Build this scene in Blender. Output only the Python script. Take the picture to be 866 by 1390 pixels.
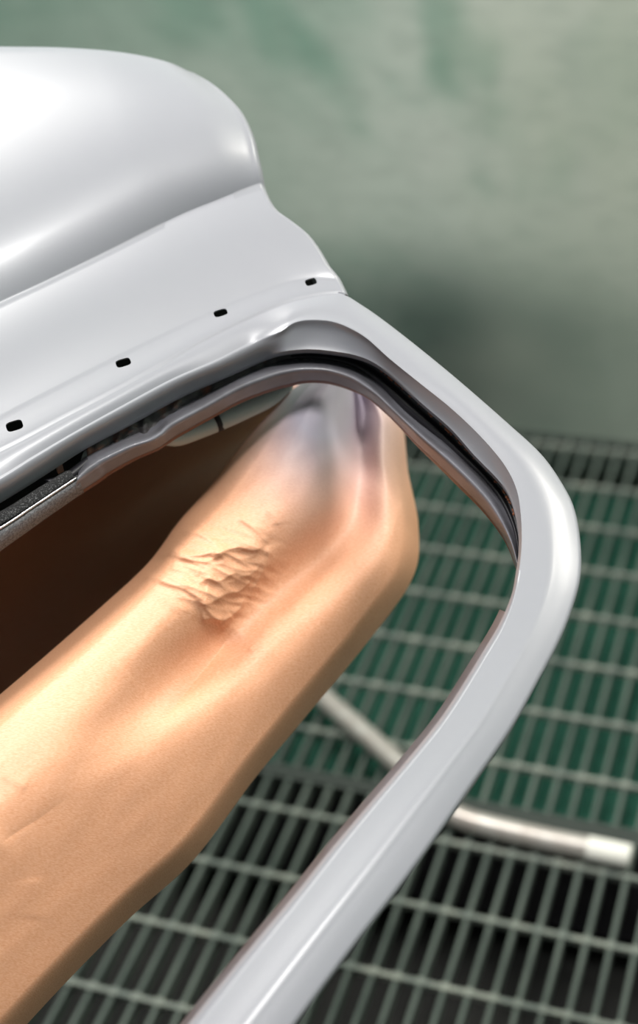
import bpy, bmesh, math, random
from mathutils import Vector, Matrix, noise as mnoise

C = bpy.context.scene.collection
for o in list(bpy.data.objects): bpy.data.objects.remove(o)

# ------------------------------------------------------------------ camera
FPX, CX, CY = 2174.0, 433.0, 650.0
YAW, PIT, ROL = -0.38976, 0.61123, -0.10576
H = 1.60
CAM = Vector((0, 0, H))
fwd = Vector((math.sin(YAW)*math.cos(PIT), math.cos(YAW)*math.cos(PIT), -math.sin(PIT)))
r0 = fwd.cross(Vector((0, 0, 1))).normalized(); u0 = r0.cross(fwd)
c_, s_ = math.cos(ROL), math.sin(ROL)
RT = r0*c_ + u0*s_
UP = u0*c_ - r0*s_
cam_d = bpy.data.cameras.new('camera'); cam = bpy.data.objects.new('camera', cam_d); C.objects.link(cam)
cam.matrix_world = Matrix(((RT.x, UP.x, -fwd.x, CAM.x), (RT.y, UP.y, -fwd.y, CAM.y), (RT.z, UP.z, -fwd.z, CAM.z), (0, 0, 0, 1)))
cam_d.sensor_fit = 'HORIZONTAL'; cam_d.sensor_width = 24.0
cam_d.lens = FPX/866*24.0
cam_d.shift_y = -(695-CY)/866
cam_d.clip_start = 0.05
cam_d.dof.use_dof = True; cam_d.dof.focus_distance = 1.13; cam_d.dof.aperture_fstop = 3.6
bpy.context.scene.camera = cam

# ------------------------------------------------------------------ light
sc = bpy.context.scene
sc.view_settings.view_transform = 'Standard'; sc.view_settings.look = 'None'
sc.view_settings.gamma = 1; sc.view_settings.use_curve_mapping = False
sc.view_settings.exposure = 0.0
w = bpy.data.worlds.new('world'); sc.world = w; w.use_nodes = True
w.node_tree.nodes['Background'].inputs[0].default_value = (0.86, 0.93, 1.0, 1)
w.node_tree.nodes['Background'].inputs[1].default_value = 0.11

def area(name, loc, target, sx, sy, power, col):
    d = bpy.data.lights.new(name, 'AREA'); d.shape = 'RECTANGLE'; d.size = sx; d.size_y = sy
    d.energy = power; d.color = col
    o = bpy.data.objects.new(name, d); C.objects.link(o); o.location = loc
    o.rotation_euler = (Vector(target)-Vector(loc)).to_track_quat('-Z', 'Y').to_euler()
    return o
CEIL = 3.1; X0 = -3.2
LAMPS = ((-1.35, 1.35, 0.5, 1.1, 70, (1.0, 0.97, 0.93), 'white ceiling light panel over the car door'),
         (-0.03, 0.20, 0.34, 0.42, 34, (1.0, 0.98, 0.96), 'small white ceiling light panel above the photographer'),
         (0.95, 1.75, 0.5, 1.0, 55, (1.0, 0.96, 0.88), 'white ceiling light panel near the right wall'))
for x, y, a, b_, p, c in [l[:6] for l in LAMPS]:
    area('ceiling_lamp_light', (x, y, CEIL-0.09), (x, y, 0), a, b_, p, c)

# ------------------------------------------------------------------ helpers
def ray(px, py):
    return (RT*((px-CX)/FPX) - UP*((py-CY)/FPX) + fwd)
def on_floor(px, py, z=0.0):
    d = ray(px, py); return CAM + d*((z-H)/d.z)

# the door lies in its own inclined plane: a right, b up the slope, w along its normal
TILT = math.radians(31)
DN = (-fwd*math.cos(TILT) + UP*math.sin(TILT)).normalized()
DA = RT.copy(); DB = DN.cross(DA).normalized()
D0 = CAM + fwd*1.12
DM = Matrix(((DA.x, DB.x, DN.x, D0.x), (DA.y, DB.y, DN.y, D0.y), (DA.z, DB.z, DN.z, D0.z), (0, 0, 0, 1)))
DMI = DM.inverted()
CL = DMI @ CAM
def L(px, py, wz=0.0):
    d = ray(px, py); dl = DMI.to_3x3() @ d
    return CL + dl*((wz-CL.z)/dl.z)

def cr(pts, n):
    """Catmull-Rom through tuples of any length, n samples evenly spaced in index"""
    out = []; m = len(pts)-1
    for i in range(n):
        t = i/(n-1)*m; k = min(int(t), m-1); f = t-k
        p0 = pts[max(k-1, 0)]; p1 = pts[k]; p2 = pts[k+1]; p3 = pts[min(k+2, m)]
        out.append(tuple(0.5*((2*b)+(-a+c)*f+(2*a-5*b+4*c-d)*f*f+(-a+3*b-3*c+d)*f**3) for a, b, c, d in zip(p0, p1, p2, p3)))
    return out
def lerp(a, b, t): return tuple(x+(y-x)*t for x, y in zip(a, b))
def ss(a, b, x):
    t = max(0, min(1, (x-a)/(b-a))); return t*t*(3-2*t)

def link(name, me, mat, parent=None, smooth=True):
    o = bpy.data.objects.new(name, me); C.objects.link(o)
    if mat: me.materials.append(mat)
    if smooth:
        for p in me.polygons: p.use_smooth = True
    if parent: o.parent = parent
    return o
def grid_mesh(name, rows, flip=False, close=False):
    me = bpy.data.meshes.new(name); n = len(rows[0]); V = [tuple(p) for r in rows for p in r]; F = []
    R = len(rows)
    for i in range(R if close else R-1):
        for j in range(n-1):
            a = i*n+j; b = ((i+1) % R)*n+j
            F.append((a, a+1, b+1, b) if not flip else (a, b, b+1, a+1))
    me.from_pydata(V, [], F); me.update(); return me
def bm_box(bm, c, ax, ay, az, bev=0.0):
    """box given by centre and three half vectors"""
    vs = []
    for sx in (-1, 1):
        for sy in (-1, 1):
            for sz in (-1, 1):
                vs.append(bm.verts.new(c+ax*sx+ay*sy+az*sz))
    for f in ((0, 1, 3, 2), (4, 6, 7, 5), (0, 4, 5, 1), (2, 3, 7, 6), (0, 2, 6, 4), (1, 5, 7, 3)):
        bm.faces.new([vs[i] for i in f])
def bm_done(name, bm, mat, parent=None, smooth=False, bevel=0):
    bmesh.ops.recalc_face_normals(bm, faces=bm.faces)
    me = bpy.data.meshes.new(name); bm.to_mesh(me); bm.free()
    o = link(name, me, mat, parent, smooth)
    if bevel:
        m = o.modifiers.new('bevel', 'BEVEL'); m.width = bevel; m.segments = 2
    return o
def tube(name, pts, rad, mat, parent=None, seg=20, closed_ends=True):
    rows = []; n = len(pts); P = [Vector(p) for p in pts]
    up = Vector((0.13, 0.2, 0.97)).normalized()
    for i in range(n):
        t = (P[min(i+1, n-1)]-P[max(i-1, 0)]).normalized()
        x = t.cross(up).normalized(); y = x.cross(t)
        r = rad(i/(n-1)) if callable(rad) else rad
        rows.append([P[i]+x*(r*math.cos(a))+y*(r*math.sin(a)) for a in [2*math.pi*k/seg for k in range(seg)]])
    bm = bmesh.new(); vv = [[bm.verts.new(p) for p in r] for r in rows]
    for i in range(n-1):
        for k in range(seg):
            bm.faces.new((vv[i][k], vv[i][(k+1) % seg], vv[i+1][(k+1) % seg], vv[i+1][k]))
    if closed_ends:
        bm.faces.new(vv[0][::-1]); bm.faces.new(vv[-1])
    return bm_done(name, bm, mat, parent, True)
def empty(name, loc, label, cat, mat=None, group=None):
    o = bpy.data.objects.new(name, None); C.objects.link(o); o.empty_display_size = 0.05
    if mat: o.matrix_world = mat
    else: o.location = loc
    o['label'] = label; o['category'] = cat
    if group: o['group'] = group
    return o

# ------------------------------------------------------------------ materials
def mat(name, col, rough=0.5, metal=0.0, noise=None, bump=None, coat=0.0, spec=0.5):
    m = bpy.data.materials.new(name); m.use_nodes = True; nt = m.node_tree; b = nt.nodes['Principled BSDF']
    b.inputs['Base Color'].default_value = (*col, 1); b.inputs['Roughness'].default_value = rough
    b.inputs['Metallic'].default_value = metal; b.inputs['Coat Weight'].default_value = coat
    b.inputs['Specular IOR Level'].default_value = spec
    tc = nt.nodes.new('ShaderNodeTexCoord')
    if noise:
        sc_, col2, lo, hi = noise
        nz = nt.nodes.new('ShaderNodeTexNoise'); nz.inputs['Scale'].default_value = sc_; nz.inputs['Detail'].default_value = 6
        nt.links.new(tc.outputs['Object'], nz.inputs['Vector'])
        rp = nt.nodes.new('ShaderNodeMapRange'); rp.inputs[1].default_value = lo; rp.inputs[2].default_value = hi
        nt.links.new(nz.outputs['Fac'], rp.inputs[0])
        mx = nt.nodes.new('ShaderNodeMix'); mx.data_type = 'RGBA'
        mx.inputs[6].default_value = (*col, 1); mx.inputs[7].default_value = (*col2, 1)
        nt.links.new(rp.outputs[0], mx.inputs[0]); nt.links.new(mx.outputs[2], b.inputs['Base Color'])
    if bump:
        bs, st, dist = bump
        nb = nt.nodes.new('ShaderNodeTexNoise'); nb.inputs['Scale'].default_value = bs; nb.inputs['Detail'].default_value = 4
        nt.links.new(tc.outputs['Object'], nb.inputs['Vector'])
        bp = nt.nodes.new('ShaderNodeBump'); bp.inputs['Strength'].default_value = st; bp.inputs['Distance'].default_value = dist
        nt.links.new(nb.outputs['Fac'], bp.inputs['Height']); nt.links.new(bp.outputs[0], b.inputs['Normal'])
    return m
M_primer = mat('grey_primer', (0.268, 0.272, 0.305), 0.35, noise=(3.0, (0.252, 0.262, 0.290), 0.35, 0.7), bump=(900, 0.05, 0.0004), coat=0.16)
M_primer.node_tree.nodes['Principled BSDF'].inputs['Coat Roughness'].default_value = 0.16
M_rim = mat('dusty_grey_primer', (0.17, 0.17, 0.195), 0.30, noise=(60, (0.13, 0.125, 0.14), 0.4, 0.75), bump=(1500, 0.12, 0.0004), coat=0.2)
M_flange = mat('textured_grey_flange', (0.22, 0.22, 0.23), 0.45, noise=(700, (0.10, 0.10, 0.11), 0.4, 0.6), bump=(1400, 0.6, 0.0012))
M_rust = mat('rusty_metal', (0.035, 0.032, 0.034), 0.5, noise=(70, (0.20, 0.075, 0.04), 0.52, 0.72), bump=(260, 0.5, 0.001))
M_rubber = mat('black_rubber', (0.022, 0.021, 0.026), 0.42, bump=(500, 0.2, 0.0005))
M_dark = mat('cavity_shade', (0.012, 0.010, 0.010), 0.7)  # near-black, shade of the hollow put into the colour
M_felt = mat('charcoal_felt', (0.035, 0.035, 0.038), 0.95, noise=(900, (0.30, 0.30, 0.31), 0.52, 0.72), bump=(1800, 0.9, 0.002))
M_chrome = mat('bright_steel', (0.80, 0.80, 0.84), 0.25, 0.9)
M_tube = mat('satin_aluminium', (0.56, 0.53, 0.50), 0.38, 0.5, noise=(40, (0.44, 0.39, 0.36), 0.4, 0.7), bump=(300, 0.2, 0.0005))
M_cap = mat('white_plastic_cap', (0.78, 0.77, 0.72), 0.4)
M_bar = mat('sprayed_grate_steel', (0.062, 0.083, 0.073), 0.6, 0.1, noise=(9, (0.11, 0.135, 0.118), 0.35, 0.7), bump=(200, 0.3, 0.001))
M_rod = mat('grate_rod_steel', (0.13, 0.155, 0.14), 0.5, 0.1, noise=(30, (0.28, 0.30, 0.26), 0.4, 0.7))
M_pit = mat('pit_concrete', (0.02, 0.021, 0.02), 0.9, noise=(6, (0.035, 0.035, 0.033), 0.4, 0.7))
M_filter = mat('green_filter_mat', (0.006, 0.065, 0.042), 0.95, noise=(4, (0.012, 0.085, 0.056), 0.3, 0.7), bump=(300, 0.6, 0.003))
M_ceil = mat('white_filter_ceiling', (0.72, 0.73, 0.70), 0.9, bump=(200, 0.2, 0.002))
M_wall2 = mat('booth_wall_paint', (0.42, 0.50, 0.45), 0.6, noise=(1.5, (0.30, 0.38, 0.33), 0.35, 0.65))

# paper: kraft brown with an area dusted by grey primer near the pillar
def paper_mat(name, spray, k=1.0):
    m = bpy.data.materials.new(name); m.use_nodes = True; nt = m.node_tree; b = nt.nodes['Principled BSDF']
    b.inputs['Roughness'].default_value = 0.5; b.inputs['Specular IOR Level'].default_value = 0.6
    tc = nt.nodes.new('ShaderNodeTexCoord')
    def nz(scale, det, vec=None):
        n = nt.nodes.new('ShaderNodeTexNoise'); n.inputs['Scale'].default_value = scale; n.inputs['Detail'].default_value = det
        nt.links.new(vec or tc.outputs['Object'], n.inputs['Vector']); return n
    mp = nt.nodes.new('ShaderNodeMapping'); mp.inputs['Rotation'].default_value = (0, 0, -0.75); mp.inputs['Scale'].default_value = (1, 5, 1)
    nt.links.new(tc.outputs['Object'], mp.inputs[0])
    n1 = nz(380, 3, mp.outputs[0]); n2 = nz(7, 3)
    mx = nt.nodes.new('ShaderNodeMix'); mx.data_type = 'RGBA'
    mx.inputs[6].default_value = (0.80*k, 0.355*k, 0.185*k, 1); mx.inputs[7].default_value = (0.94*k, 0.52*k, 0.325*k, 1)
    mr = nt.nodes.new('ShaderNodeMapRange'); mr.inputs[1].default_value = 0.3; mr.inputs[2].default_value = 0.7
    nt.links.new(n1.outputs['Fac'], mr.inputs[0]); nt.links.new(mr.outputs[0], mx.inputs[0])
    mx2 = nt.nodes.new('ShaderNodeMix'); mx2.data_type = 'RGBA'; mx2.blend_type = 'MULTIPLY'; mx2.inputs[0].default_value = 0.35
    nt.links.new(mx.outputs[2], mx2.inputs[6])
    rp = nt.nodes.new('ShaderNodeMapRange'); rp.inputs[1].default_value = 0.3; rp.inputs[2].default_value = 0.7; rp.inputs[3].default_value = 0.75
    nt.links.new(n2.outputs['Fac'], rp.inputs[0]); nt.links.new(rp.outputs[0], mx2.inputs[7])
    out = mx2.outputs[2]
    if spray:
        at = nt.nodes.new('ShaderNodeAttribute'); at.attribute_name = 'spray'
        mx3 = nt.nodes.new('ShaderNodeMix'); mx3.data_type = 'RGBA'; mx3.inputs[7].default_value = (0.50, 0.48, 0.58, 1)
        nt.links.new(at.outputs['Fac'], mx3.inputs[0]); nt.links.new(out, mx3.inputs[6]); out = mx3.outputs[2]
    nt.links.new(out, b.inputs['Base Color'])
    bp = nt.nodes.new('ShaderNodeBump'); bp.inputs['Strength'].default_value = 0.12; bp.inputs['Distance'].default_value = 0.0004
    nt.links.new(n1.outputs['Fac'], bp.inputs['Height']); nt.links.new(bp.outputs[0], b.inputs['Normal'])
    return m
M_paper = paper_mat('kraft_paper', True)
M_paper_shade = paper_mat('kraft_paper_shade', False, 0.36)  # same kraft paper darkened, shade under the belt put into its colour

# ------------------------------------------------------------------ structure
WALL_Y = on_floor(866, 586).y
def plane_obj(name, pts, m, thick=None):
    bm = bmesh.new(); bm.faces.new([bm.verts.new(Vector(p)) for p in pts])
    me = bpy.data.meshes.new(name); bm.to_mesh(me); bm.free(); o = link(name, me, m, smooth=False); o['kind'] = 'structure'
    return o
def box_obj(name, lo, hi, m, kind=None):
    bm = bmesh.new(); lo = Vector(lo); hi = Vector(hi); c = (lo+hi)/2; h = (hi-lo)/2
    bm_box(bm, c, Vector((h.x, 0, 0)), Vector((0, h.y, 0)), Vector((0, 0, h.z)))
    o = bm_done(name, bm, m); 
    if kind: o['kind'] = kind
    return o
X1, Y0, PIT_Z = 1.9, -1.4, -0.32
# back wall: mottled sprayed paint with a darker dado
mw = bpy.data.materials.new('sprayed_wall'); mw.use_nodes = True; nt = mw.node_tree; b = nt.nodes['Principled BSDF']
b.inputs['Roughness'].default_value = 0.75
tc = nt.nodes.new('ShaderNodeTexCoord')
def N(scale, det=3, dist=0.0, off=(0, 0, 0), sc3=(1, 1, 1)):
    mp = nt.nodes.new('ShaderNodeMapping'); mp.inputs['Location'].default_value = off; mp.inputs['Scale'].default_value = sc3
    nt.links.new(tc.outputs['Object'], mp.inputs[0])
    n = nt.nodes.new('ShaderNodeTexNoise'); n.inputs['Scale'].default_value = scale; n.inputs['Detail'].default_value = det; n.inputs['Distortion'].default_value = dist
    nt.links.new(mp.outputs[0], n.inputs['Vector']); return n.outputs['Fac']
def MR(x, a, b_, c=0.0, d=1.0, smooth=True):
    n = nt.nodes.new('ShaderNodeMapRange'); n.interpolation_type = 'SMOOTHSTEP' if smooth else 'LINEAR'
    for i, v in enumerate((a, b_, c, d)): n.inputs[i+1].default_value = v
    nt.links.new(x, n.inputs[0]); return n.outputs[0]
def MX(f, a, b_, bt='MIX'):
    n = nt.nodes.new('ShaderNodeMix'); n.data_type = 'RGBA'; n.blend_type = bt
    for i, v in ((0, f), (6, a), (7, b_)):
        if isinstance(v, tuple): n.inputs[i].default_value = (*v, 1)
        elif isinstance(v, float): n.inputs[i].default_value = v
        else: nt.links.new(v, n.inputs[i])
    return n.outputs[2]
def MA(op, a, b_):
    n = nt.nodes.new('ShaderNodeMath'); n.operation = op
    for i, v in enumerate((a, b_)):
        if isinstance(v, float): n.inputs[i].default_value = v
        else: nt.links.new(v, n.inputs[i])
    return n.outputs[0]
sx = nt.nodes.new('ShaderNodeSeparateXYZ'); nt.links.new(tc.outputs['Object'], sx.inputs[0])
def wallp(px, py):
    d = ray(px, py); p = CAM + d*(WALL_Y/d.y); return p
DADO = wallp(470, 335).z
green = (0.19, 0.34, 0.265); pale = (0.55, 0.61, 0.55)
col = MX(MR(N(1.9, 3, 0.6, (3.1, 0, 1.7)), 0.42, 0.60), green, pale)
xr = MA('ADD', sx.outputs[0], MA('MULTIPLY', N(2.5, 2, 0, (5, 0, 2)), 0.5))
xa = wallp(560, 200).x; xb = wallp(866, 200).x
right = MR(xr, xa+0.25, xb+0.25)
col = MX(MA('MULTIPLY', right, 0.75), col, (0.66, 0.68, 0.58))
zz = MA('ADD', sx.outputs[2], MA('MULTIPLY', N(3.0, 2, 0, (1, 0, 9)), 0.10))
dado = MR(zz, DADO+0.14, DADO-0.10)
dcol = MX(MR(N(2.6, 3, 0.5, (7, 0, 3)), 0.38, 0.62), (0.065, 0.088, 0.078), (0.125, 0.145, 0.13))
dcol = MX(MA('MULTIPLY', right, 0.8), dcol, (0.36, 0.39, 0.33))
col = MX(dado, col, dcol)
left = MR(xr, xa+0.45, xa-0.35)
col = MX(MA('MULTIPLY', left, 0.6), col, (0.17, 0.29, 0.23))
# runs of dried overspray
col = MX(MR(N(6, 4, 0.4, (2, 0, 0), (1, 1, 0.35)), 0.5, 0.75, 0, 0.25), col, (0.62, 0.64, 0.60))
col = MX(MR(N(22, 5, 0.3, (0, 0, 4), (0.7, 1, 1.6)), 0.4, 0.7, 0, 0.16), col, (0.14, 0.19, 0.16))
col = MX(MR(N(0.9, 2, 0.2, (9.3, 0, 2.1)), 0.45, 0.6, 0, 0.35), col, (0.21, 0.30, 0.25))
nt.links.new(col, b.inputs['Base Color'])
wb = box_obj('wall_back', (X0-0.1, WALL_Y, PIT_Z), (X1+0.1, WALL_Y+0.1, CEIL+0.1), mw, 'structure')
box_obj('wall_left', (X0-0.1, Y0, PIT_Z), (X0, WALL_Y, CEIL), M_wall2, 'structure')
box_obj('wall_right', (X1, Y0, PIT_Z), (X1+0.1, WALL_Y, CEIL), M_wall2, 'structure')
box_obj('ceiling', (X0-0.1, Y0, CEIL), (X1+0.1, WALL_Y, CEIL+0.1), M_ceil, 'structure')
box_obj('floor', (X0-0.1, Y0, PIT_Z-0.1), (X1+0.1, WALL_Y, PIT_Z), M_pit, 'structure')
for x, y, sx_, sy_, p_, c_l, lab in LAMPS:
    bm = bmesh.new()
    c = Vector((x, y, CEIL-0.03))
    for s in (-1, 1):
        bm_box(bm, c+Vector((s*(sx_/2+0.02), 0, 0)), Vector((0.02, 0, 0)), Vector((0, sy_/2+0.04, 0)), Vector((0, 0, 0.03)))
        bm_box(bm, c+Vector((0, s*(sy_/2+0.02), 0)), Vector((sx_/2, 0, 0)), Vector((0, 0.02, 0)), Vector((0, 0, 0.03)))
    bm_box(bm, c+Vector((0, 0, 0.022)), Vector((sx_/2, 0, 0)), Vector((0, sy_/2, 0)), Vector((0, 0, 0.006)))
    o = bm_done('ceiling_light', bm, M_cap)
    o['label'] = lab
    o['category'] = 'light'; o['group'] = 'spray booth ceiling lights'

# ------------------------------------------------------------------ floor grates
KX, KY = 0.01851402*H, 0.06897009*H
GX, GY = -0.18228384*H, 0.95300833*H
E_ = 0.73213*KY      # panel end bar below row 0
A_ = 1.402385*KY     # first row of near panel
M_end = mat('dark_end_bar', (0.035, 0.045, 0.04), 0.6)  # darker than the grate bars
def grate(name, y0, y1, rows, x0, x1, label, matb=M_bar):
    bm = bmesh.new()
    k0 = math.ceil((x0-GX)/KX); k1 = math.floor((x1-GX)/KX)
    ym = (y0+y1)/2; hy = (y1-y0)/2
    for k in range(k0, k1+1):
        bm_box(bm, Vector((GX+k*KX, ym, -0.0115)), Vector((0.0027, 0, 0)), Vector((0, hy, 0)), Vector((0, 0, 0.0105)))
    g = bm_done(name, bm, matb); g['label'] = label; g['category'] = 'floor grate'; g['group'] = 'steel floor grates'
    bm = bmesh.new()
    for y in rows:
        bm_box(bm, Vector(((x0+x1)/2, y, -0.0045)), Vector(((x1-x0)/2, 0, 0)), Vector((0, 0.0034, 0)), Vector((0, 0, 0.0045)))
        for k in range(k0, k1+1):    # weld lumps
            bm_box(bm, Vector((GX+k*KX, y, -0.0035)), Vector((0.0048, 0, 0)), Vector((0, 0.0052, 0)), Vector((0, 0, 0.0045)))
    r = bm_done('cross_rods', bm, M_rod, g)
    for y in (y0, y1):
        bm = bmesh.new()
        bm_box(bm, Vector(((x0+x1)/2, y, -0.012)), Vector(((x1-x0)/2, 0, 0)), Vector((0, 0.005, 0)), Vector((0, 0, 0.0118)))
        bm_done('end_bar', bm, M_end, g)
    return g
XL, XR = -2.3, 1.0
grate('floor_grate', GY-E_, WALL_Y-0.04, [GY+k*KY for k in range(0, 8)], XL, XR, 'steel floor grate at the back, green filter showing through it')
nr = int((GY-A_+0.9)/KY)
grate('floor_grate', GY-A_-11.0*KY, GY-E_-0.013, [GY-A_-k*KY for k in range(0, 11)], XL, XR, 'near steel floor grate with black pit below, nearest the camera')
# ledge on the wall that carries the far grate, support beam in the joint
box_obj('trim_1', (X0, WALL_Y-0.045, -0.06), (X1, WALL_Y, -0.0235), M_bar, 'structure')
box_obj('trim_2', (X0, GY-E_-0.016, -0.20), (X1, GY-E_+0.004, -0.0238), M_rubber, 'structure')
# green filter mat below far grate
bm = bmesh.new()
nx, ny = 60, 20; y_a, y_b = GY-E_+0.01, WALL_Y-0.03
vv = [[bm.verts.new((XL+(XR-XL)*i/nx, y_a+(y_b-y_a)*j/ny, -0.105+0.012*mnoise.noise(Vector((i*0.5, j*0.6, 0))))) for j in range(ny+1)] for i in range(nx+1)]
for i in range(nx):
    for j in range(ny): bm.faces.new((vv[i][j], vv[i+1][j], vv[i+1][j+1], vv[i][j+1]))
fo = bm_done('filter_mat', bm, M_filter, smooth=True)
so = fo.modifiers.new('thick', 'SOLIDIFY'); so.thickness = 0.03
fo['label'] = 'green exhaust filter mat under the far floor grate'; fo['category'] = 'filter'

# ------------------------------------------------------------------ DOOR
door = empty('car_door', None, 'grey primed car door with open window frame, lying tilted on stand', 'car door', mat=DM)

# station keypoints: (inner edge, ridge, outer edge)
ST = [((-180, 776), (-205, 745), (-240, 735)),
      ((-100, 734), (-120, 704), (-148, 690)),
      ((0, 678), (-14, 655), (-34, 632)),
      ((60, 641), (44, 620), (27, 602)),
      ((116, 605), (100, 587), (85, 571)),
      ((180, 571), (163, 552), (150, 537)),
      ((250, 533), (232, 515), (215, 501)),
      ((310, 507), (292, 489), (275, 466)),
      ((350, 489), (334, 468), (330, 438)),
      ((376, 479), (377, 452), (380, 416)),
      ((400, 475), (400, 438), (420, 405)),
      ((425, 474), (425, 434), (450, 400)),
      ((455, 477), (453, 437), (468, 401)),
      ((482, 482), (478, 447), (490, 414)),
      ((505, 491), (500, 461), (512, 429)),
      ((531, 509), (529, 487), (545, 454)),
      ((571, 546), (571, 521), (590, 490)),
      ((612, 582), (612, 554), (633, 526)),
      ((644, 618), (652, 592), (690, 576)),
      ((676, 651), (684, 630), (733, 616)),
      ((692, 675), (701, 664), (761, 655)),
      ((702, 712), (707, 700), (778, 690)),
      ((704, 744), (708, 740), (786, 735)),
      ((700, 778), (704, 780), (786, 780)),
      ((694, 808), (698, 812), (775, 822)),
      ((680, 842), (685, 848), (758, 865)),
      ((658, 880), (664, 886), (732, 915)),
      ((604, 966), (611, 971), (690, 989)),
      ((556, 1027), (563, 1032), (640, 1061)),
      ((497, 1096), (505, 1101), (587, 1137)),
      ((448, 1154), (457, 1160), (535, 1208)),
      ((400, 1214), (410, 1220), (487, 1269)),
      ((330, 1298), (341, 1305), (420, 1358)),
      ((240, 1410), (252, 1417), (330, 1480)),
      ((120, 1570), (133, 1577), (215, 1640))]
NB = 12                      # last belt station (door edge corner)
SUB = 9
flat = [tuple(v for p in s for v in p) for s in ST]
S = cr(flat, (len(ST)-1)*SUB+1)
nS = len(S); iB = NB*SUB
def sf(i): return i/SUB      # station index as float
# profile rows across the frame strip: (t along inner->ridge->outer, w)
def strip_pt(i, t):
    s = S[i]; a, r, o = s[0:2], s[2:4], s[4:6]; k = sf(i)
    belt = 1-ss(8.0, 9.6, k)             # 1 on belt, 0 on frame
    corner = ss(8.0, 9.6, k)*(1-ss(15, 20, k))
    lower = ss(20, 24, k)
    if t <= 1: p = lerp(a, r, t)
    else: p = lerp(r, o, t-1)
    # depth profile
    wr_b = -0.0035; win_b = -0.022       # belt: quarter round
    if t <= 1:
        wb_ = win_b + (wr_b-win_b)*math.sin(t*math.pi/2)
        wc = -0.0125 + 0.013*(t**1.2)
        wl = -0.006 + 0.006*math.sin(t*math.pi/2)
        wf = wb_*belt + (1-belt)*(wc*(1-lower)+wl*lower)
    else:
        q = t-1
        wb_ = wr_b*(1-math.sin(q*math.pi/2)) 
        wc = 0.0005+0.0018*math.sin(q*math.pi)-0.0035*q**3*ss(11.6, 14, k)
        wl = 0.0016*math.sin(min(1, q*1.15)*math.pi*0.86)+0.0006*math.exp(-((q-0.5)/0.06)**2)-0.002*q**6
        wf = wb_*belt + (1-belt)*(wc*(1-lower)+wl*lower)
    wf += 0.0020*corner*(1-ss(12.5, 17, k))*math.exp(-((t-1)/0.13)**2)
    return p, wf
TR = [0.0, 0.08, 0.18, 0.3, 0.42, 0.55, 0.68, 0.8, 0.9, 0.97, 1.0, 1.03, 1.08, 1.16, 1.26, 1.36, 1.44, 1.5, 1.56, 1.64, 1.74, 1.84, 1.92, 1.97, 2.0]
bm = bmesh.new()
rowsV = []
# lip turned under at the inner edge
def off2(i, j, d):
    """unit normal in plane at curve j pointing outward (away from opening)"""
    a = S[max(i-1, 0)]; b_ = S[min(i+1, nS-1)]
    A = L(a[2*j], a[2*j+1]); B = L(b_[2*j], b_[2*j+1]); t = (B-A).normalized()
    return Vector((-t.y, t.x, 0))*d
for dd, dw in ((0.009, -0.012), (0.004, -0.011), (0.001, -0.006)):
    r = []
    for i in range(nS):
        p, wf = strip_pt(i, 0); q = L(*p, wf); r.append(bm.verts.new(q+off2(i, 0, dd)+Vector((0, 0, dw))))
    rowsV.append(r)
for t in TR:
    r = []
    for i in range(nS):
        p, wf = strip_pt(i, t); r.append(bm.verts.new(L(*p, wf)))
    rowsV.append(r)
for a, b_ in zip(rowsV[:-1], rowsV[1:]):
    for i in range(nS-1): bm.faces.new((a[i], a[i+1], b_[i+1], b_[i]))
# outer edge turned down on the frame part
prev = rowsV[-1]
for dd, dw in ((0.0012, -0.0015), (0.0014, -0.004), (0.0008, -0.012), (-0.004, -0.016)):
    r = [None]*nS
    for i in range(iB, nS):
        p, wf = strip_pt(i, 2.0); q = L(*p, wf); r[i] = bm.verts.new(q+off2(i, 2, dd)+Vector((0, 0, dw)))
    for i in range(iB, nS-1): bm.faces.new((prev[i], prev[i+1], r[i+1], r[i]))
    prev = r
# panel skin rows: from the groove up
nP = iB+1
def row_from(pts, n=nP): return cr(pts, n)
G = [S[i][4:6] for i in range(nP)]
def resample(pts, n):
    """resample a polyline so its stations follow the same fraction of length as G"""
    P = cr(pts, 200)
    Ls = [0]
    for a, b_ in zip(P[:-1], P[1:]): Ls.append(Ls[-1]+math.dist(a, b_))
    g = [0]
    for a, b_ in zip(G[:-1], G[1:]): g.append(g[-1]+math.dist(a, b_))
    out = []; k = 0
    for i in range(n):
        s = g[i]/g[-1]*Ls[-1]
        while k < len(P)-2 and Ls[k+1] < s: k += 1
        f = (s-Ls[k])/max(1e-9, Ls[k+1]-Ls[k]); out.append(lerp(P[k], P[k+1], max(0, min(1, f))))
    return out
UPC = resample([(-262, 694), (-170, 650), (-60, 594), (40, 541), (138, 491), (220, 451), (300, 414), (337, 399), (388, 381), (429, 375), (456, 376)], nP)
CRE = resample([(-300, 548), (-200, 505), (-100, 459), (0, 411), (60, 383), (140, 344), (205, 311), (250, 289), (300, 269), (330, 257), (353, 249)], nP)
edge1 = [(456, 376), (452, 371), (442, 359), (433, 343), (415, 318), (390, 298), (372, 285), (360, 267), (353, 249)]
TOP = resample([(-300, 66), (-200, 63), (-100, 62), (0, 64), (75, 65), (140, 69), (190, 76), (230, 86), (262, 100)], nP)
edge2 = [(353, 249), (350, 230), (345, 208), (341, 190), (335, 173), (328, 158), (320, 146), (308, 133), (295, 121), (280, 110), (262, 100)]
def along(curve, q):
    P = cr(curve, 100); Ls = [0]
    for a, b_ in zip(P[:-1], P[1:]): Ls.append(Ls[-1]+math.dist(a, b_))
    s = q*Ls[-1]
    for k in range(99):
        if Ls[k+1] >= s:
            return lerp(P[k], P[k+1], (s-Ls[k])/max(1e-9, Ls[k+1]-Ls[k]))
    return P[-1]
panel = [(G, [0.0]*nP)]
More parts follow.
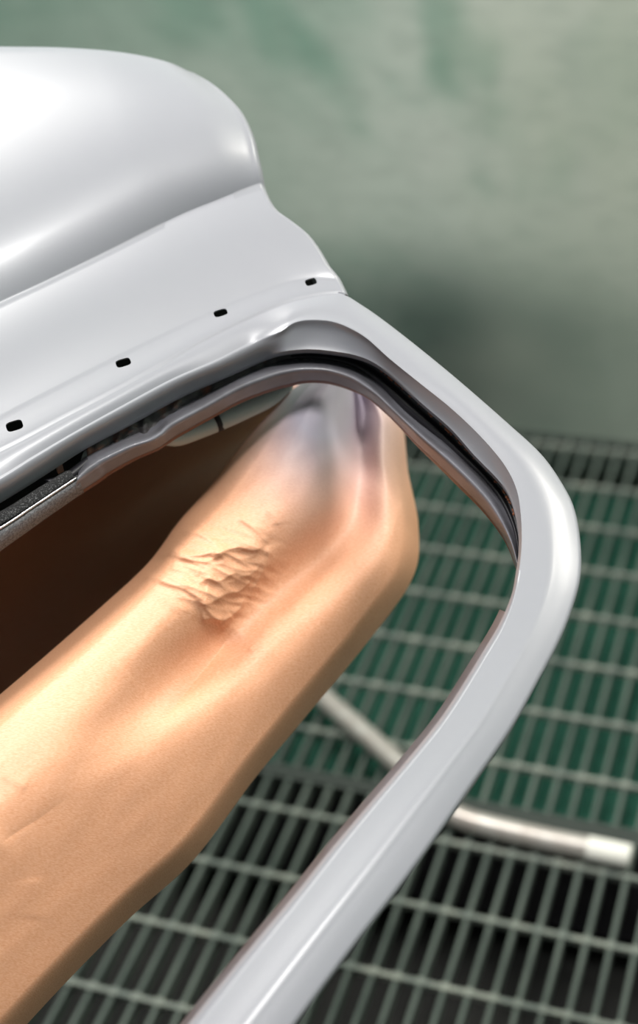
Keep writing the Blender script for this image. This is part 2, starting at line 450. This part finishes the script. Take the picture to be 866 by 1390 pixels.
# recessed band between groove and upper crease
for q, wz in ((0.06, 0.0003), (0.13, 0.0009), (0.2, 0.0011), (0.35, 0.0012), (0.55, 0.0012), (0.8, 0.0012), (0.93, 0.0014), (1.0, 0.0018)):
    panel.append(([lerp(G[i], UPC[i], q) for i in range(nP)], [wz]*nP))
def blend(A, B, edge, q):
    e = along(edge, q); l = lerp(A[-1], B[-1], q); out = []
    for i in range(nP):
        p = lerp(A[i], B[i], q); f = ss(0.35, 1.0, i/(nP-1))**1.5
        out.append((p[0]+(e[0]-l[0])*f, p[1]+(e[1]-l[1])*f))
    return out
n1 = 16
for k in range(1, n1+1):
    q = k/n1
    wz = 0.0018+0.010*math.sin(q*math.pi*0.55) 
    panel.append((blend(UPC, CRE, edge1, q), [wz]*nP))
wc0 = 0.0018+0.010*math.sin(math.pi*0.55)
n2 = 44
for k in range(1, n2+1):
    q = (k/n2)**1.25
    a = 0.022*(1-math.exp(-q/0.28)) + 0.016*math.sin(min(q, 1)*math.pi/2) - 0.013*q**3
    ws = []
    for i in range(nP):
        x = i/(nP-1); ws.append(wc0 + a*(1-0.22*ss(0.6, 1.0, x)) - 0.010*ss(0.8, 1.0, x)*q)
    panel.append((blend(CRE, TOP, edge2, q), ws))
prev = rowsV[-1][:nP]; PV = [prev]
for P, W_ in panel[1:]:
    r = [bm.verts.new(L(P[i][0], P[i][1], W_[i])) for i in range(nP)]
    for i in range(nP-1): bm.faces.new((prev[i], prev[i+1], r[i+1], r[i]))
    prev = r; PV.append(r)
# rolled edge round the right side and the top of the skin
bound = [PV[k][-1] for k in range(1, len(PV))] + [PV[-1][i] for i in range(nP-2, -1, -1)]
bco = [v.co.copy() for v in bound]
prev = bound
for dd, dw in ((0.002, -0.0012), (0.0038, -0.0045), (0.0042, -0.010), (0.002, -0.03), (-0.004, -0.036)):
    r = []
    for k, v in enumerate(bound):
        a = bco[max(k-2, 0)]; c = bco[min(k+2, len(bco)-1)]; t = (c-a); t.z = 0; t.normalize()
        nrm = Vector((t.y, -t.x, 0))
        r.append(bm.verts.new(bco[k]+nrm*dd+Vector((0, 0, dw))))
    for k in range(len(bound)-1): bm.faces.new((prev[k], prev[k+1], r[k+1], r[k]))
    prev = r
bmesh.ops.recalc_face_normals(bm, faces=bm.faces)
bm.normal_update()
if sum(f.normal.z for f in bm.faces) < 0: bmesh.ops.reverse_faces(bm, faces=bm.faces)
me = bpy.data.meshes.new('outer_skin'); bm.to_mesh(me); bm.free()
skin = link('outer_skin', me, M_primer, door)
sol = skin.modifiers.new('sheet', 'SOLIDIFY'); sol.thickness = 0.0013; sol.offset = -1
# square trim-clip holes cut through the sheet
bm = bmesh.new()
HOLES = [(422, 384, 15, 9), (299.5, 426, 18, 9), (167.5, 493.5, 19.5, 10.5), (20, 579, 21.5, 13), (-118, 650, 23, 13)]
tb = (L(299, 426)-L(167, 493)).normalized(); nb_ = Vector((-tb.y, tb.x, 0))
for (hx, hy, hw, hh) in HOLES:
    c = L(hx, hy, 0); sca = (c-CL).length/FPX
    ax = (tb*0.85+Vector((1, 0, 0))*0.5).normalized(); ay = Vector((-ax.y, ax.x, 0))
    a = hw*sca*0.52; b2 = hh*sca*0.56*1.1
    ring = []
    for q in range(24):
        th = 2*math.pi*q/24; cx_ = abs(math.cos(th))**0.55*math.copysign(1, math.cos(th)); sy2 = abs(math.sin(th))**0.55*math.copysign(1, math.sin(th))
        ring.append(c+ax*(a*cx_)+ay*(b2*sy2))
    top = [bm.verts.new(p+Vector((0, 0, 0.01))) for p in ring]; bot = [bm.verts.new(p+Vector((0, 0, -0.012))) for p in ring]
    bm.faces.new(top); bm.faces.new(bot[::-1])
    for q in range(24): bm.faces.new((top[q], bot[q], bot[(q+1) % 24], top[(q+1) % 24]))
bmesh.ops.recalc_face_normals(bm, faces=bm.faces)
me = bpy.data.meshes.new('cut'); bm.to_mesh(me); bm.free()
cut = bpy.data.objects.new('cut', me); C.objects.link(cut); cut.parent = door
bo = skin.modifiers.new('cut', 'BOOLEAN'); bo.object = cut; bo.operation = 'DIFFERENCE'; bo.solver = 'EXACT'
bpy.context.view_layer.update()
dg = bpy.context.evaluated_depsgraph_get()
new = bpy.data.meshes.new_from_object(skin.evaluated_get(dg))
skin.modifiers.clear(); skin.data = new; bpy.data.objects.remove(cut)
for p in new.polygons: p.use_smooth = True
try: new.set_sharp_from_angle(angle=math.radians(50))
except Exception: pass

# ---- generic lofted strip helper on the door
def strip(name, keys, profile, m, n=160, parent=door, thick=0.0):
    """keys: list of (ax,ay,bx,by[,...]) pixel pairs; profile: list of (t, w) -> rows between the two curves.
       Extra key values scale nothing; t may leave 0..1."""
    K = cr(keys, n); rows = []
    for pr in profile:
        t, wz = pr[0], pr[1]
        rows.append([L(k[0]+(k[2]-k[0])*t, k[1]+(k[3]-k[1])*t, wz(i/(n-1)) if callable(wz) else wz) for i, k in enumerate(K)])
    me = grid_mesh(name, rows)
    o = link(name, me, m, parent)
    if thick:
        q = o.modifiers.new('thick', 'SOLIDIFY'); q.thickness = thick; q.offset = 0
    return o
# inner rim: (outer/top edge, lower edge)
RIM = [(106, 644, 100, 676), (118, 630, 126, 660), (127, 624, 139, 651), (135, 619, 150, 643), (173, 602, 184, 624), (200, 594, 212, 612), (215, 586, 225, 604), (224, 577, 234, 598), (234, 569, 247, 590),
       (274, 548, 283, 570), (322, 521, 328, 546), (362, 505, 370, 530), (384, 499, 393, 524), (405, 496, 410, 520),
       (430, 496, 428, 519), (452, 499, 448, 521), (482, 510, 472, 528), (511, 531, 498, 540), (531, 550, 518, 556), (551, 569, 538, 575),
       (583, 597, 568, 607), (612, 621, 596, 634), (644, 651, 624, 662), (668, 679, 650, 688), (686, 710, 670, 712),
       (697, 738, 687, 738), (704, 768, 699, 768), (712, 800, 708, 800), (700, 850, 694, 848), (672, 892, 668, 888)]
PR = [(-0.55, -0.040), (-0.3, -0.038), (-0.12, -0.031), (0.0, -0.0265), (0.1, -0.0245), (0.2, -0.024), (0.32, -0.0255), (0.46, -0.029), (0.62, -0.0335), (0.8, -0.038), (0.93, -0.042), (1.0, -0.046), (1.0, -0.055), (0.7, -0.060)]
rim = strip('inner_frame', RIM, PR, M_rim, 260)
rim['label'] = 'duller grey inner frame lip around the window opening'
# reddish bare edge under rim
strip('rim_edge', [(k[0]+(k[2]-k[0])*0.9, k[1]+(k[3]-k[1])*0.9, k[2]+(k[2]-k[0])*0.04, k[3]+(k[3]-k[1])*0.04) for k in RIM],
      [(0, -0.0408), (0.5, -0.0435), (1, -0.048)], mat('brown_bare_edge', (0.16, 0.06, 0.035), 0.45), 200, rim)
# left flange with felt seal and bright bead
FL = [(-180, 815, -160, 850), (-90, 769, -75, 800), (0, 718, 10, 740), (60, 678, 72, 696), (96, 655, 104, 674), (106, 648, 114, 668)]
flange = strip('belt_flange', FL, [(-0.5, -0.040), (-0.1, -0.031), (0.0, -0.0285), (0.15, -0.0275), (0.4, -0.030), (0.7, -0.036), (1.0, -0.043), (1.05, -0.055)], M_flange, 60)
strip('felt_seal', [(-180, 790, -180, 812), (-90, 743, -90, 766), (0, 696, 0, 714), (45, 668, 45, 686), (87, 642, 92, 655), (97, 640, 101, 649)],
      [(-0.1, -0.036), (0.0, -0.027), (0.2, -0.0245), (0.5, -0.024), (0.85, -0.0245), (1.05, -0.030)], M_felt, 120)
bp_ = [L(x, y, -0.0255) for x, y in cr([(-180, 816), (-90, 769), (0, 717), (50, 684), (104, 648.5)], 40)]
tube('chrome_bead', bp_, 0.00085, M_chrome, door, 10)
# clip and rivet in the slot
bm = bmesh.new(); c = L(80, 632, -0.03); bm_box(bm, c, tb*0.0024, nb_*0.0015, Vector((0, 0, 0.008))); bm_done('spring_clip', bm, mat('copper_clip', (0.45, 0.28, 0.22), 0.35, 0.6), door, bevel=0.0004)
# rusty strip seen in the slot along the belt
RS = [(117, 600, 119, 634), (150, 583, 152, 618), (180, 567, 184, 604), (215, 547, 220, 590), (250, 528, 254, 562), (300, 506, 305, 540), (345, 487, 350, 518), (380, 474, 385, 503), (420, 470, 423, 500)]
def wj(base, amp, f): return lambda u: base+amp*math.sin(u*f)+amp*0.6*math.sin(u*f*2.7+1)
strip('rusty_reinforcement', RS, [(-0.2, -0.030), (0.0, -0.0325), (0.2, wj(-0.036, 0.001, 40)), (0.45, wj(-0.0355, 0.0016, 31)), (0.6, wj(-0.039, 0.0014, 47)), (0.85, wj(-0.040, 0.001, 25)), (1.2, -0.043)], M_rust, 200)
# torn dark tab left of the rusty strip
strip('bent_tab', [(60, 652, 72, 655), (82, 646, 98, 650), (100, 634, 112, 640), (118, 620, 121, 630)], [(0, -0.034), (0.3, -0.030), (0.7, -0.031), (1, -0.036)], M_rubber, 40, thick=0.0012)
# black glass-run channel round the pillar
CH = [(370, 478, 376, 503), (400, 472, 405, 497), (430, 471, 430, 498), (455, 474, 452, 501), (482, 479, 480, 511), (505, 488, 509, 531), (531, 506, 530, 552), (571, 543, 551, 570),
      (612, 579, 583, 598), (644, 614, 612, 622), (676, 648, 644, 652), (694, 675, 668, 680), (706, 712, 687, 711), (708, 744, 698, 740), (707, 775, 704, 768), (712, 800, 710, 800)]
chan = strip('window_channel', CH, [(-0.15, -0.022), (0.0, -0.025), (0.12, -0.034), (0.3, -0.037), (0.40, -0.0355), (0.5, -0.0345), (0.58, -0.036), (0.66, -0.040), (0.8, -0.041), (0.92, -0.043), (1.1, -0.052)], M_rubber, 220)
bits = []
bm = bmesh.new(); rnd = random.Random(4)
for k in range(110):      # flakes of rust along the lip
    u = rnd.random(); t0 = rnd.uniform(0.0, 0.18)
    seg = rnd.choice([(0.50, 0.78)]*3+[(0.36, 0.5)])
    kk = cr(CH, 300)[int(299*(seg[0]+(seg[1]-seg[0])*u))]
    p = L(kk[0]+(kk[2]-kk[0])*t0, kk[1]+(kk[3]-kk[1])*t0, -0.0245-0.03*t0*0.5)
    r = rnd.uniform(0.0006, 0.0018)
    mt = Matrix.Translation(p) @ Matrix.Rotation(rnd.uniform(0, 3), 4, 'Z') @ Matrix.Diagonal((r*1.7, r, r*0.6, 1))
    bmesh.ops.create_icosphere(bm, subdivisions=1, radius=1, matrix=mt)
o = bm_done('rust_flakes', bm, mat('rust', (0.30, 0.10, 0.045), 0.8), chan); o['kind'] = 'stuff'
# inner panel closing the door's hollow, its black puts shade into the colour
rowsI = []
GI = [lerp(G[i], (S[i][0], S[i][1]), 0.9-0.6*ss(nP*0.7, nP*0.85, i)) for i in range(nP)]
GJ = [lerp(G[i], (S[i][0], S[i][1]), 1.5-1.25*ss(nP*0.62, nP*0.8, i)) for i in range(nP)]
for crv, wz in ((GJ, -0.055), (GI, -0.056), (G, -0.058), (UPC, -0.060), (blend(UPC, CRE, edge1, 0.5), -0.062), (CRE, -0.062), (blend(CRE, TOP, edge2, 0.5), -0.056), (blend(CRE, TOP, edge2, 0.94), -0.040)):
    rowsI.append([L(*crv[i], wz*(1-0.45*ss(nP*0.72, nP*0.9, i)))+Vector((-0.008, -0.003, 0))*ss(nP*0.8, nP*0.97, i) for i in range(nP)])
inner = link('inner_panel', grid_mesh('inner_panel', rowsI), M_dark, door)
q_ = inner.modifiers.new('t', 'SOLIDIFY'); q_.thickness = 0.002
# backing of frame channel so the frame is a closed hollow section
K = S
rows = []
for (jj, dd, wz) in ((0, 0.002, -0.018), (0, -0.004, -0.030), (0, 0.004, -0.040), (2, -0.006, -0.032), (2, -0.002, -0.014)):
    rows.append([L(S[i][2*jj], S[i][2*jj+1], wz)+off2(i, jj, dd) for i in range(iB+6*SUB+60, nS)])
bk = link('frame_back', grid_mesh('frame_back', rows), M_rim, door)

# ------------------------------------------------------------------ masking paper
PL = [((-330, 1240), (-150, 1620)), ((-200, 1122), (-60, 1500)), ((-70, 1003), (60, 1365)), ((50, 900), (170, 1252)), ((130, 830), (262, 1168)), ((200, 765), (345, 1058)), ((244, 706), (420, 967)),
      ((287, 658), (498, 873)), ((320, 614), (560, 785)), ((347, 582), (568, 715)), ((372, 556), (554, 640)), ((396, 530), (546, 575)), ((425, 508), (520, 540)), ((455, 490), (500, 505))]
NU, NV = 760, 330
PK = cr([a+b_ for a, b_ in PL], NU)
# sharp crumples traced as folds in the sheet: polyline, amplitude, reach on the two sides
FOLDS = [
 ([(186, 788), (205, 783), (225, 790), (250, 800), (272, 812), (285, 818)], 3.0, 5, 16),
 ([(205, 757), (228, 752), (250, 758), (275, 762), (293, 757), (312, 745)], 3.5, 5, 15),
 ([(228, 745), (250, 752), (272, 754), (290, 748)], 2.2, 4, 10),
 ([(285, 757), (305, 747), (325, 743), (345, 747), (362, 738)], 4.0, 5, 15),
 ([(262, 778), (285, 786), (300, 788), (318, 778), (335, 782), (352, 768), (362, 742)], 4.0, 6, 13),
 ([(262, 810), (278, 820), (292, 815), (308, 806), (325, 802), (340, 788), (350, 770)], 4.5, 5, 14),
 ([(272, 815), (285, 832), (300, 842), (315, 835), (328, 822), (332, 800)], 4.5, 5, 11),
 ([(274, 843), (288, 840), (303, 844)], 3.0, 3, 7),
 ([(300, 854), (308, 843), (316, 836)], 3.0, 3, 7),
 ([(362, 740), (364, 755), (356, 775), (346, 795), (338, 815)], 4.0, 6, 12),
 ([(248, 728), (262, 722), (278, 728), (296, 735), (312, 728)], 1.8, 4, 10),
 ([(232, 700), (246, 690), (262, 688)], 1.2, 4, 9),
 ([(320, 700), (338, 712), (352, 724), (364, 738)], 2.0, 5, 12),
 ([(230, 770), (250, 776), (272, 782)], 1.8, 4, 9),
 ([(338, 878), (342, 882), (345, 884)], 1.2, 4, 5),
 ([(358, 690), (372, 700), (376, 714)], 1.2, 6, 10),
 ([(0, 1050), (20, 1062), (38, 1070)], 0.7, 5, 14),
 ([(0, 1146), (25, 1128), (52, 1112), (80, 1092), (110, 1076)], -2.4, 20, 26),
 ([(48, 1250), (50, 1220), (46, 1190)], 0.8, 12, 24),
 ([(318, 852), (300, 880), (272, 915), (248, 945), (225, 972), (205, 985)], -8.0, 27, 27),
 ([(545, 640), (556, 664), (540, 700), (530, 740)], 1.6, 8, 16),
]
def seg_sd(px, py, pl):
    best = 1e9; sg = 1; tt = 0; n = len(pl)-1
    for k in range(n):
        ax, ay = pl[k]; bx, by = pl[k+1]; dx, dy = bx-ax, by-ay
        t = ((px-ax)*dx+(py-ay)*dy)/(dx*dx+dy*dy); tc_ = max(0, min(1, t))
        ex, ey = px-ax-dx*tc_, py-ay-dy*tc_; d = math.hypot(ex, ey)
        if d < best: best = d; sg = 1 if dx*ey-dy*ex > 0 else -1; tt = (k+tc_)/n
    return best, sg, tt
FB = [(cr(f[0], len(f[0])*4), min(p[0] for p in f[0])-(60 if f[1] > 0 else 170), max(p[0] for p in f[0])+(60 if f[1] > 0 else 170), min(p[1] for p in f[0])-(60 if f[1] > 0 else 170), max(p[1] for p in f[0])+(60 if f[1] > 0 else 170)) for f in FOLDS]
def folds(px, py):
    h = 0.0
    for (pl, x0, x1, y0, y1), f in zip(FB, FOLDS):
        if px < x0 or px > x1 or py < y0 or py > y1: continue
        d, sg, tt = seg_sd(px, py, pl)
        reach = f[2] if sg > 0 else f[3]
        fade = min(1, tt/0.2, (1-tt)/(0.2 if f[1] > 0 else 0.6)) if tt > 0 else 0
        fade = ss(0, 1, fade)
        e = math.exp(-(d/reach)**(1.25 if f[1] > 0 else 0.95))
        h += (f[1]*fade*e) * 0.0008
    return h
def gauss(x, a, s): return math.exp(-((x-a)/s)**2)
def paper_w(u, v, px, py):
    # main barrel on the left (v .0-.6), valley, second swell towards the right edge
    vr = 0.30; 
    vall = 0.62 if True else 0
    arch = 0.085*math.sqrt(max(0, 1-((v-0.33)/0.34)**2)) if 0 <= v <= 0.67 else 0
    base = -0.150
    b1 = 0.070*(1-((v-0.20)/0.50)**2) if v < 0.20 else 0.070-0.145*(v-0.20)**1.55
    edge = -0.055*(max(0, (0.10-v)/0.10))**2 - 0.040*(max(0, (v-0.90)/0.10))**2
    wz = base+b1+edge
    # pinched valley: runs from the pillar down to mid length
    k = ss(0.20, 0.42, u)
    wz -= 0.026*k*gauss(v, 0.40+0.10*ss(0.31, 0.46, u)+0.12*ss(0.46, 0.64, u), 0.12+0.02*u)
    wz -= 0.030*ss(0.70, 0.86, u)*gauss(v, 0.64, 0.10)
    wz += 0.022*ss(0.30, 0.7, u)*gauss(v, 0.84, 0.18)
    wz += 0.012*ss(0.62, 0.95, u)*gauss(v, 0.36, 0.22)
    # shallow dent low on the roll
    wz += 0.006*gauss(u, 0.12, 0.10)*gauss(v, 0.35, 0.2)
    wz += 0.0016*mnoise.noise(Vector((u*7, v*4, 1.3)))+0.0007*mnoise.noise(Vector((u*22, v*12, 4.3)))
    m = math.exp(-(((px-300)/75)**2+((py-775)/60)**2)**1.5)
    if m > 0.02:
        q = Vector((px*0.026+py*0.016, py*0.070-px*0.026, 0.7))
        q = q+Vector((mnoise.noise(q*0.8), mnoise.noise(q*0.8+Vector((5, 5, 5))), 0))*0.5
        d4 = mnoise.voronoi(q)[0]
        wz += m*0.0042*(min(d4[0], 1.0)-0.3)
    return wz + folds(px, py)
me = bpy.data.meshes.new('masking_paper')
V = []; F = []; spray = []
WR = 12      # extra columns rolled behind each edge
def pt(u_i, v):
    k = PK[u_i]; px = k[0]+(k[2]-k[0])*v; py = k[1]+(k[3]-k[1])*v
    return px, py
for i in range(NU):
    u = i/(NU-1)
    cols = []
    for j in range(NV):
        v = j/(NV-1); px, py = pt(i, v)
        # lower edge irregularity (torn corner)
        cols.append((L(px, py, paper_w(u, v, px, py)), px, py))
    aL = cols[0][0]; bL = cols[-1][0]; dirL = (L(*cols[6][1:], aL.z)-aL).normalized(); dirR = (L(*cols[-7][1:], bL.z)-bL).normalized()
    left = []; right_ = []
    for q in range(1, WR+1):
        th = q/WR
        left.append((aL+dirL*((0.10-0.07*ss(0.5, 0.75, u))*th*th)+Vector((0, 0, -0.24*(1-0.65*ss(0.5, 0.8, u))*math.sin(th*math.pi/2))), cols[0][1], cols[0][2]))
        right_.append((bL+dirR*(0.004*th+0.10*th*th)+(bL-CL).normalized()*(0.06*math.sin(th*math.pi/2)), cols[-1][1], cols[-1][2]))
    line = left[::-1]+cols+right_
    for p, px, py in line:
        V.append(tuple(p))
        s = gauss(math.hypot((px-440)/1.0, (py-540)/1.25), 0, 95)*1.15
        s += 0.10*gauss(math.hypot((px-505)/0.6, (py-640)/1.6), 0, 60)
        spray.append(min(0.95, s))
n = NV+2*WR
for i in range(NU-1):
    for j in range(n-1): F.append((i*n+j, i*n+j+1, (i+1)*n+j+1, (i+1)*n+j))
me.from_pydata(V, [], F); me.update()
at = me.attributes.new('spray', 'FLOAT', 'POINT'); at.data.foreach_set('value', spray)
paper = bpy.data.objects.new('masking_paper', me); C.objects.link(paper); me.materials.append(M_paper)
for p in me.polygons: p.use_smooth = True
paper.matrix_world = DM
paper['label'] = 'creased brown kraft masking paper bulging through the window opening'; paper['category'] = 'masking paper'
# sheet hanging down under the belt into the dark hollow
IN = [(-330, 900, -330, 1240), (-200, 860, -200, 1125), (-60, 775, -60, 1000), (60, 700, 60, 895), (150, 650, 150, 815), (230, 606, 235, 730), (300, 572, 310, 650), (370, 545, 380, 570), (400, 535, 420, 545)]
sh = strip('inner_sheet', IN, [(-0.35, -0.13), (-0.15, -0.20), (0.0, -0.26), (0.25, wj(-0.31, 0.004, 9)), (0.5, wj(-0.335, 0.006, 7)), (0.8, -0.345), (1.1, -0.35), (1.6, -0.345)], M_paper_shade, 80, None, thick=0.0006)
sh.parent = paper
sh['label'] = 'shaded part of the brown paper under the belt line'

# ------------------------------------------------------------------ door stand
stand = empty('door_stand', on_floor(500, 1000, 0.0), 'bare metal tube door stand with bent foot on the floor grate', 'stand')
sl = stand.location.copy()
RTB = 0.0150
foot_px = [(150, 690), (230, 759), (330, 846), (380, 893), (435, 944), (490, 992), (545, 1041), (575, 1070), (592, 1088), (608, 1101), (628, 1111), (655, 1119), (700, 1130), (750, 1141), (800, 1151), (812, 1153.5)]
fp = [on_floor(x, y, RTB+0.0005)-sl for x, y in foot_px]
PT = DM @ L(75, 200, -0.068)
fpc = [Vector(p) for p in cr([tuple(p) for p in fp], 150)]
tube('foot_tube', fpc, RTB, M_tube, stand, 24)
e0 = on_floor(798, 1151, RTB+0.001)-sl; e1 = on_floor(856, 1163, RTB+0.001)-sl
tube('end_cap', [e0, e0+(e1-e0)*0.03, e0+(e1-e0)*0.94, e1], lambda t: 0.0158 if t < 0.9 else 0.0148, M_cap, stand, 24)
# upright under the door skin that carries the door from below
b0 = fpc[0]+sl; zt = PT.z
tube('post', [b0-sl, (b0+PT)/2-sl, PT-sl], RTB, M_tube, stand, 20)
# added bar, stands in for the pale background glimpsed between rim and paper
gap_path = [L(x, y, wz) for x, y, wz in cr([(396, 522, -0.066), (372, 537, -0.070), (340, 553, -0.072), (305, 569, -0.073), (270, 583, -0.074), (240, 593, -0.072), (220, 590, -0.066)], 40)]
ab = tube('added_gap_bar', gap_path, lambda t: 0.0062*ss(-0.1, 0.25, t)+0.001, mat('pale_green_grey', (0.42, 0.47, 0.45), 0.5), door, 16)
c0 = L(291, 574, -0.0735); c1 = L(298, 571, -0.0735)
tube('added_gap_ring', [c0, c0+(c1-c0)*0.5, c1], 0.0080, M_dark, ab, 16)  # added ring, stands in for the dark break in the pale gap
